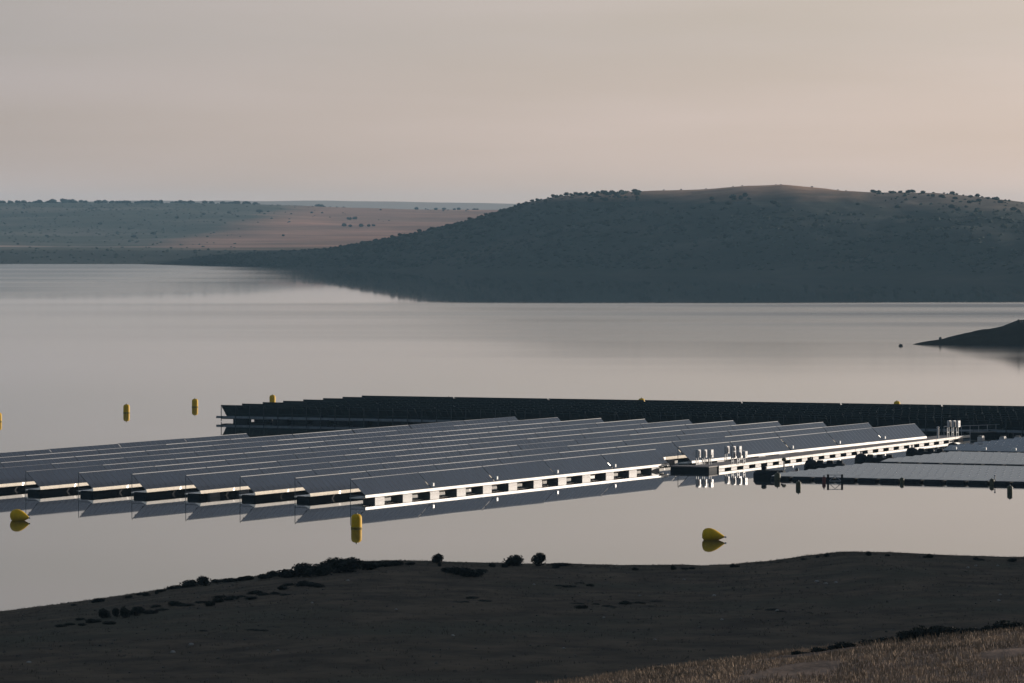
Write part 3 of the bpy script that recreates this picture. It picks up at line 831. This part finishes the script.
def moored(kind, px, py, label, group):
    p = on_water(px, py)
    rz = wrot if kind != 'pontoon' else math.atan2(-math.sin(A), math.cos(A)) * .35
    if kind == 'fender':
        t = thing('fender', label, 'fender', p, rz, group); obj('body', ball_me, t); obj('knob', knob_me, t)
    elif kind == 'pontoon':
        t = thing('mooring_pontoon', label, 'pontoon', p, rz, group); obj('hull', hull_me, t); obj('cover', lump_me, t)
    else:
        t = thing('float_box', label, 'float', p, rz, group); obj('body', crate_me, t); obj('lid', lid_me, t)
for i, x in enumerate((811, 861, 912, 953)):
    y = 469.6 - (x - 811) * .122
    w_ = ('nearest', 'second', 'third', 'farthest')[i]
    moored('fender', x, y - 1.2, '%s round black fender floating against the walkway edge' % w_, 'fenders along the walkway')
    moored('pontoon', x + 14, y - 1.2, '%s long black mooring pontoon lying along the walkway' % w_, 'mooring pontoons along the walkway')
    moored('box', x + 26, y - 2.6, '%s white float box at the end of a black pontoon by the walkway' % w_, 'white float boxes along the walkway')
moored('box', 1003, 441.0, 'left white float box beside the dark rafts near the right edge', 'white float boxes near the right edge')
moored('box', 1018, 440.5, 'right white float box beside the dark rafts near the right edge', 'white float boxes near the right edge')
moored('box', 981, 440.5, 'white float box just past the far end of the walkway', 'white float boxes near the right edge')

# ------------------------------------------------------------------ low floating rafts on the right
def raft(d0, d1, x_l, length, tilt, label, seam, bright=False):
    """rows of nearly flat panels on black floats; front-left corner at photo column x_l and depth d0"""
    p = Vector(((x_l - CX) * d0 / F, d0, 0))
    t = thing('panel_raft', label, 'solar panels', p, ROT2, 'low floating panel rafts')
    depth = (d1 - d0) / math.cos(A)
    rows = max(2, int(depth / 2.4)); dp = depth / rows
    mp_ = 1.7; n = int(length / mp_)
    for j in range(rows):
        mb = MB(); y0 = j * dp
        d = Vector((0, math.cos(tilt), math.sin(tilt))); nr = Vector((0, -math.sin(tilt), math.cos(tilt)))
        for i in range(n):
            for a, b_, s0, s1, t0, t1, mi in ((i * mp_ + .01, (i + 1) * mp_ - .01, 0, dp * .96, -.035, 0, 1), (i * mp_ + .035, (i + 1) * mp_ - .035, .03, dp * .96 - .03, -.038, .003, 0)):
                o_ = Vector((0, y0 + .05, .34)); vs = []
                for tt in (t0, t1):
                    for (x, s) in ((a, s0), (b_, s0), (b_, s1), (a, s1)): vs.append(o_ + Vector((x, 0, 0)) + d * s + nr * tt)
                mb.add(vs, [(0, 3, 2, 1), (4, 5, 6, 7), (0, 1, 5, 4), (1, 2, 6, 5), (2, 3, 7, 6), (3, 0, 4, 7)], mi)
        obj('panel_table', mb.mesh('panel_table', [M['glass'], M['alu']]), t)
    fl = MB(); fl.box(0, 1.95, -.35, depth, -.3, .32, 0, .2); fm = fl.mesh('float', M['black_plastic'])
    i = 0
    while i * 2.26 < length - 2: obj('float', fm, t, (i * 2.26, -.06 * (i % 2), 0)); i += 1
    return t
raft(505.0, 527.5, 771, 45, R(5.5), 'front low raft of pale flat solar panels with a scalloped black edge', 0)
rb = raft(532.5, 551, 880, 45, R(5.5), 'second low raft of pale flat panels behind the scalloped front raft', 0)
rb.location.z = .13
t = raft(562, 588, 942, 40, R(11), 'darker rear panel raft dotted with white near the right edge', 0)
r_ = MB(); r_.box(-.22, .22, -.15, .15, .3, .62, 0, .04); dot_me = r_.mesh('glint_box', M['glint_white'])  # white boxes painted in as glints and pale specks on the raft
for j in range(6):
    for i in range(12): obj('glint_box', dot_me, t, (1.5 + 3.4 * i + (j % 2) * 1.7, -.1 + 5.3 * j, .12))

# black corner float and hose at the near corner of the front raft
p = on_water(764, 477.5); t = thing('corner_float', 'bulky black float at the left tip of the front raft', 'float', p, ROT2)
r_ = MB(); r_.box(-1.0, 2.2, -.6, .9, -.3, .72, 0, .3); obj('hull', r_.mesh('hull', M['black_plastic']), t)
r_ = MB(); r_.lathe([(.25, .722), (.28, 1.0), (.16, 1.12)], n=12); obj('cap', r_.mesh('cap', M['black_plastic']), t)
p = on_water(784, 472.5); t = thing('marker_post', 'thin dark post with a ball top between raft and walkway', 'post', p)
r_ = MB(); r_.bar((0, 0, -.4), (0, 0, 1.1), .07); obj('shaft', r_.mesh('shaft', M['steel']), t)
r_ = MB(); r_.lathe([(.04, 1.101), (.2, 1.2), (.24, 1.32), (.16, 1.46), (.04, 1.5)], n=12); obj('cap', r_.mesh('cap', M['olive']), t)
p = on_water(797, 474.2); t = thing('mooring_pontoon', 'reddish brown low float between the raft corner and the walkway', 'pontoon', p, wrot)
r_ = MB(); r_.box(-1.1, 1.1, -.5, .5, -.2, .34, 0, .12); obj('hull', r_.mesh('hull', mat('rusty_float', (.10, .055, .05), .7, 0, .3, 3)), t)
r_ = MB(); r_.lathe([(.16, .342), (.18, .55), (.1, .66)], n=10); obj('cap', r_.mesh('cap', M['steel']), t)

# metal frame at the raft edge
p = on_water(835.5, 482.2); t = thing('metal_gate', 'small grey metal gate frame with diagonal braces on the raft edge', 'gate', p - Vector((.72, 0, 0)), 0)
for x in (0, 1.35):
    r_ = MB(); r_.box(x - .1, x + .1, -.08, .08, -.35, .75); obj('post', r_.mesh('post', M['black_plastic']), t)
for z in (.08, .66):
    r_ = MB(); r_.box(.103, 1.247, -.03, .03, z, z + .06); obj('rail', r_.mesh('rail', M['alu']), t)
r_ = MB(); r_.bar((.12, -.05, .15), (.68, -.05, .62), .03); r_.bar((.68, -.05, .62), (1.24, -.05, .15), .03); obj('brace', r_.mesh('brace', M['alu']), t)
p = on_water(824, 482.3); t = thing('buoy', 'tiny reddish marker float left of the metal gate frame', 'buoy', p)
r_ = MB(); r_.lathe([(.05, -.2), (.16, -.1), (.18, .4), (.1, .55)], n=12); obj('body', r_.mesh('body', mat('red_float', (.2, .05, .04), .5)), t)
r_ = MB(); r_.lathe([(.05, .551), (.06, .68)], n=8); obj('eye', r_.mesh('eye', M['steel']), t)

# ------------------------------------------------------------------ buoys
def pill(r, h):
    a = MB(); a.lathe([(r * .35, -.6), (r * .9, -.52), (r, -.35), (r, h - r * .8), (r * .93, h - r * .42), (r * .7, h - r * .14), (r * .28, h)], n=20); return a
pill_me = pill(.42, 1.12).mesh('body', M['yellow'], True)
r_ = MB(); r_.lathe([(.07, 1.121), (.07, 1.2), (.04, 1.22)], n=8); eye_me = r_.mesh('eye', M['steel'])
r_ = MB(); r_.lathe([(.43, .0), (.445, .03), (.445, .09), (.43, .12)], n=20); band_me = r_.mesh('band', mat('stained_band', (.40, .25, .012), .7))
def buoy(px, d, label, s=1.0, rz=0, sz=1.0):
    p = Vector(((px - CX) * d / F, d, 0))
    t = thing('buoy', label, 'buoy', p, rz, 'yellow buoys'); t.scale = (s, s, s * sz)
    obj('body', pill_me, t); obj('eye', eye_me, t); obj('band', band_me, t)
buoy(356.5, F * CH / (528.3 - HY), 'upright yellow pill-shaped buoy just in front of the near corner of the array', 1.05)
buoy(126.5, F * CH / (412.8 - HY), 'upright yellow buoy on open water, left one of the pair beyond the array')
buoy(195, F * CH / (407 - HY), 'upright yellow buoy on open water, right one of the pair beyond the array')
buoy(-1.5, F * CH / (421.5 - HY), 'upright yellow buoy cut by the left edge of the picture')
buoy(272.5, 718, 'shaded upright yellow buoy rising behind the left end of the far array', 1.0)
buoy(641.5, 703, 'yellow buoy top peeking over the middle of the far array', 1.05)
buoy(897, 692, 'yellow buoy top peeking over the right part of the far array', 1.05)
buoy(449, 708, 'yellow buoy tip barely showing over the highest corner of the far array', 1.05)
# teardrop buoys lying on their side
r_ = MB(); r_.lathe([(.08, -.86), (.3, -.82), (.46, -.68), (.54, -.45), (.55, -.2), (.48, .1), (.34, .42), (.19, .68), (.10, .84), (.05, .9)], axis='x', n=22)
tear_me = r_.mesh('body', M['yellow'], True)
r_ = MB(); r_.lathe([(.04, .9), (.07, .94), (.07, 1.04), (.04, 1.08)], axis='x', n=10); tip_me = r_.mesh('eye', M['cabinet'])
for px, py, rz, lab in ((713, 540, -.12, 'teardrop yellow buoy lying on its side on open water right of centre'),
                        (20, 520.5, -.5, 'teardrop yellow buoy lying on its side near the left edge')):
    p = on_water(px, py); p.z = .36
    t = thing('buoy', lab, 'buoy', p, rz, 'yellow buoys'); t.rotation_euler = (0, R(7), rz)
    obj('body', tear_me, t); obj('eye', tip_me, t)
# small olive floats by the rafts
op = pill(.27, .62).mesh('body', M['olive'], True)
r_ = MB(); r_.lathe([(.05, .621), (.05, .7)], n=8); oe = r_.mesh('eye', M['steel'])
for px, py, s, lab in ((777.5, 480, 1.15, 'small olive float touching the left tip of the front raft'), (798.5, 487.3, .95, 'small olive float on open water below the left end of the front raft'),
                       (902, 482.8, .8, 'small olive float at the raft edge midway to the right'), (992, 484.6, .9, 'small olive float at the raft edge close to the right border'),
                       (1010, 492.3, 1.0, 'small olive float on open water in the far right, off the raft edge')):
    p = on_water(px, py); t = thing('buoy', lab, 'buoy', p, 0, 'small olive floats'); t.scale = (s, s, s)
    obj('body', op, t); obj('eye', oe, t)
p = on_water(995, 484.0); t = thing('marker_post', 'thin white post on the edge of the front raft close to the right border', 'post', p)
r_ = MB(); r_.bar((0, 0, -.3), (0, 0, .75), .06); obj('shaft', r_.mesh('shaft', M['cabinet']), t)
r_ = MB(); r_.lathe([(.09, .751), (.1, .84), (.03, .88)], n=10); obj('cap', r_.mesh('cap', M['cabinet']), t)

# rock off the headland
bm = bmesh.new(); bmesh.ops.create_icosphere(bm, subdivisions=3, radius=.5)
for v in bm.verts: v.co *= 1 + .35 * noise.noise(v.co * 2.6)
me = bpy.data.meshes.new('rock'); bm.to_mesh(me); bm.free(); me.materials.append(M['rock'])
o = obj('rock', me, None, on_water(901, 346.3)); o.scale = (.9, .8, .9); tag(o, 'lone dark rock in the water off the tip of the headland', 'rock')
for q, s in ((4.6, .5), (21, .55)):
    o = obj('rock', me, None, (82 + q + 1, 1062 + q * .22 + .2, interp(PR, q + 1) - .05)); o.scale = (s * 1.2, s, s * 1.3)
    tag(o, 'small dark boulder near the tip of the headland' if q < 10 else 'small dark boulder higher up the spine of the headland', 'rock')

# ------------------------------------------------------------------ view
S.view_settings.view_transform = 'Standard'; S.view_settings.look = 'None'
S.view_settings.exposure = 0.0; S.view_settings.gamma = 1.0; S.view_settings.use_curve_mapping = False
S.cycles.use_denoising = True
S.cycles.max_bounces = 8; S.cycles.volume_bounces = 1
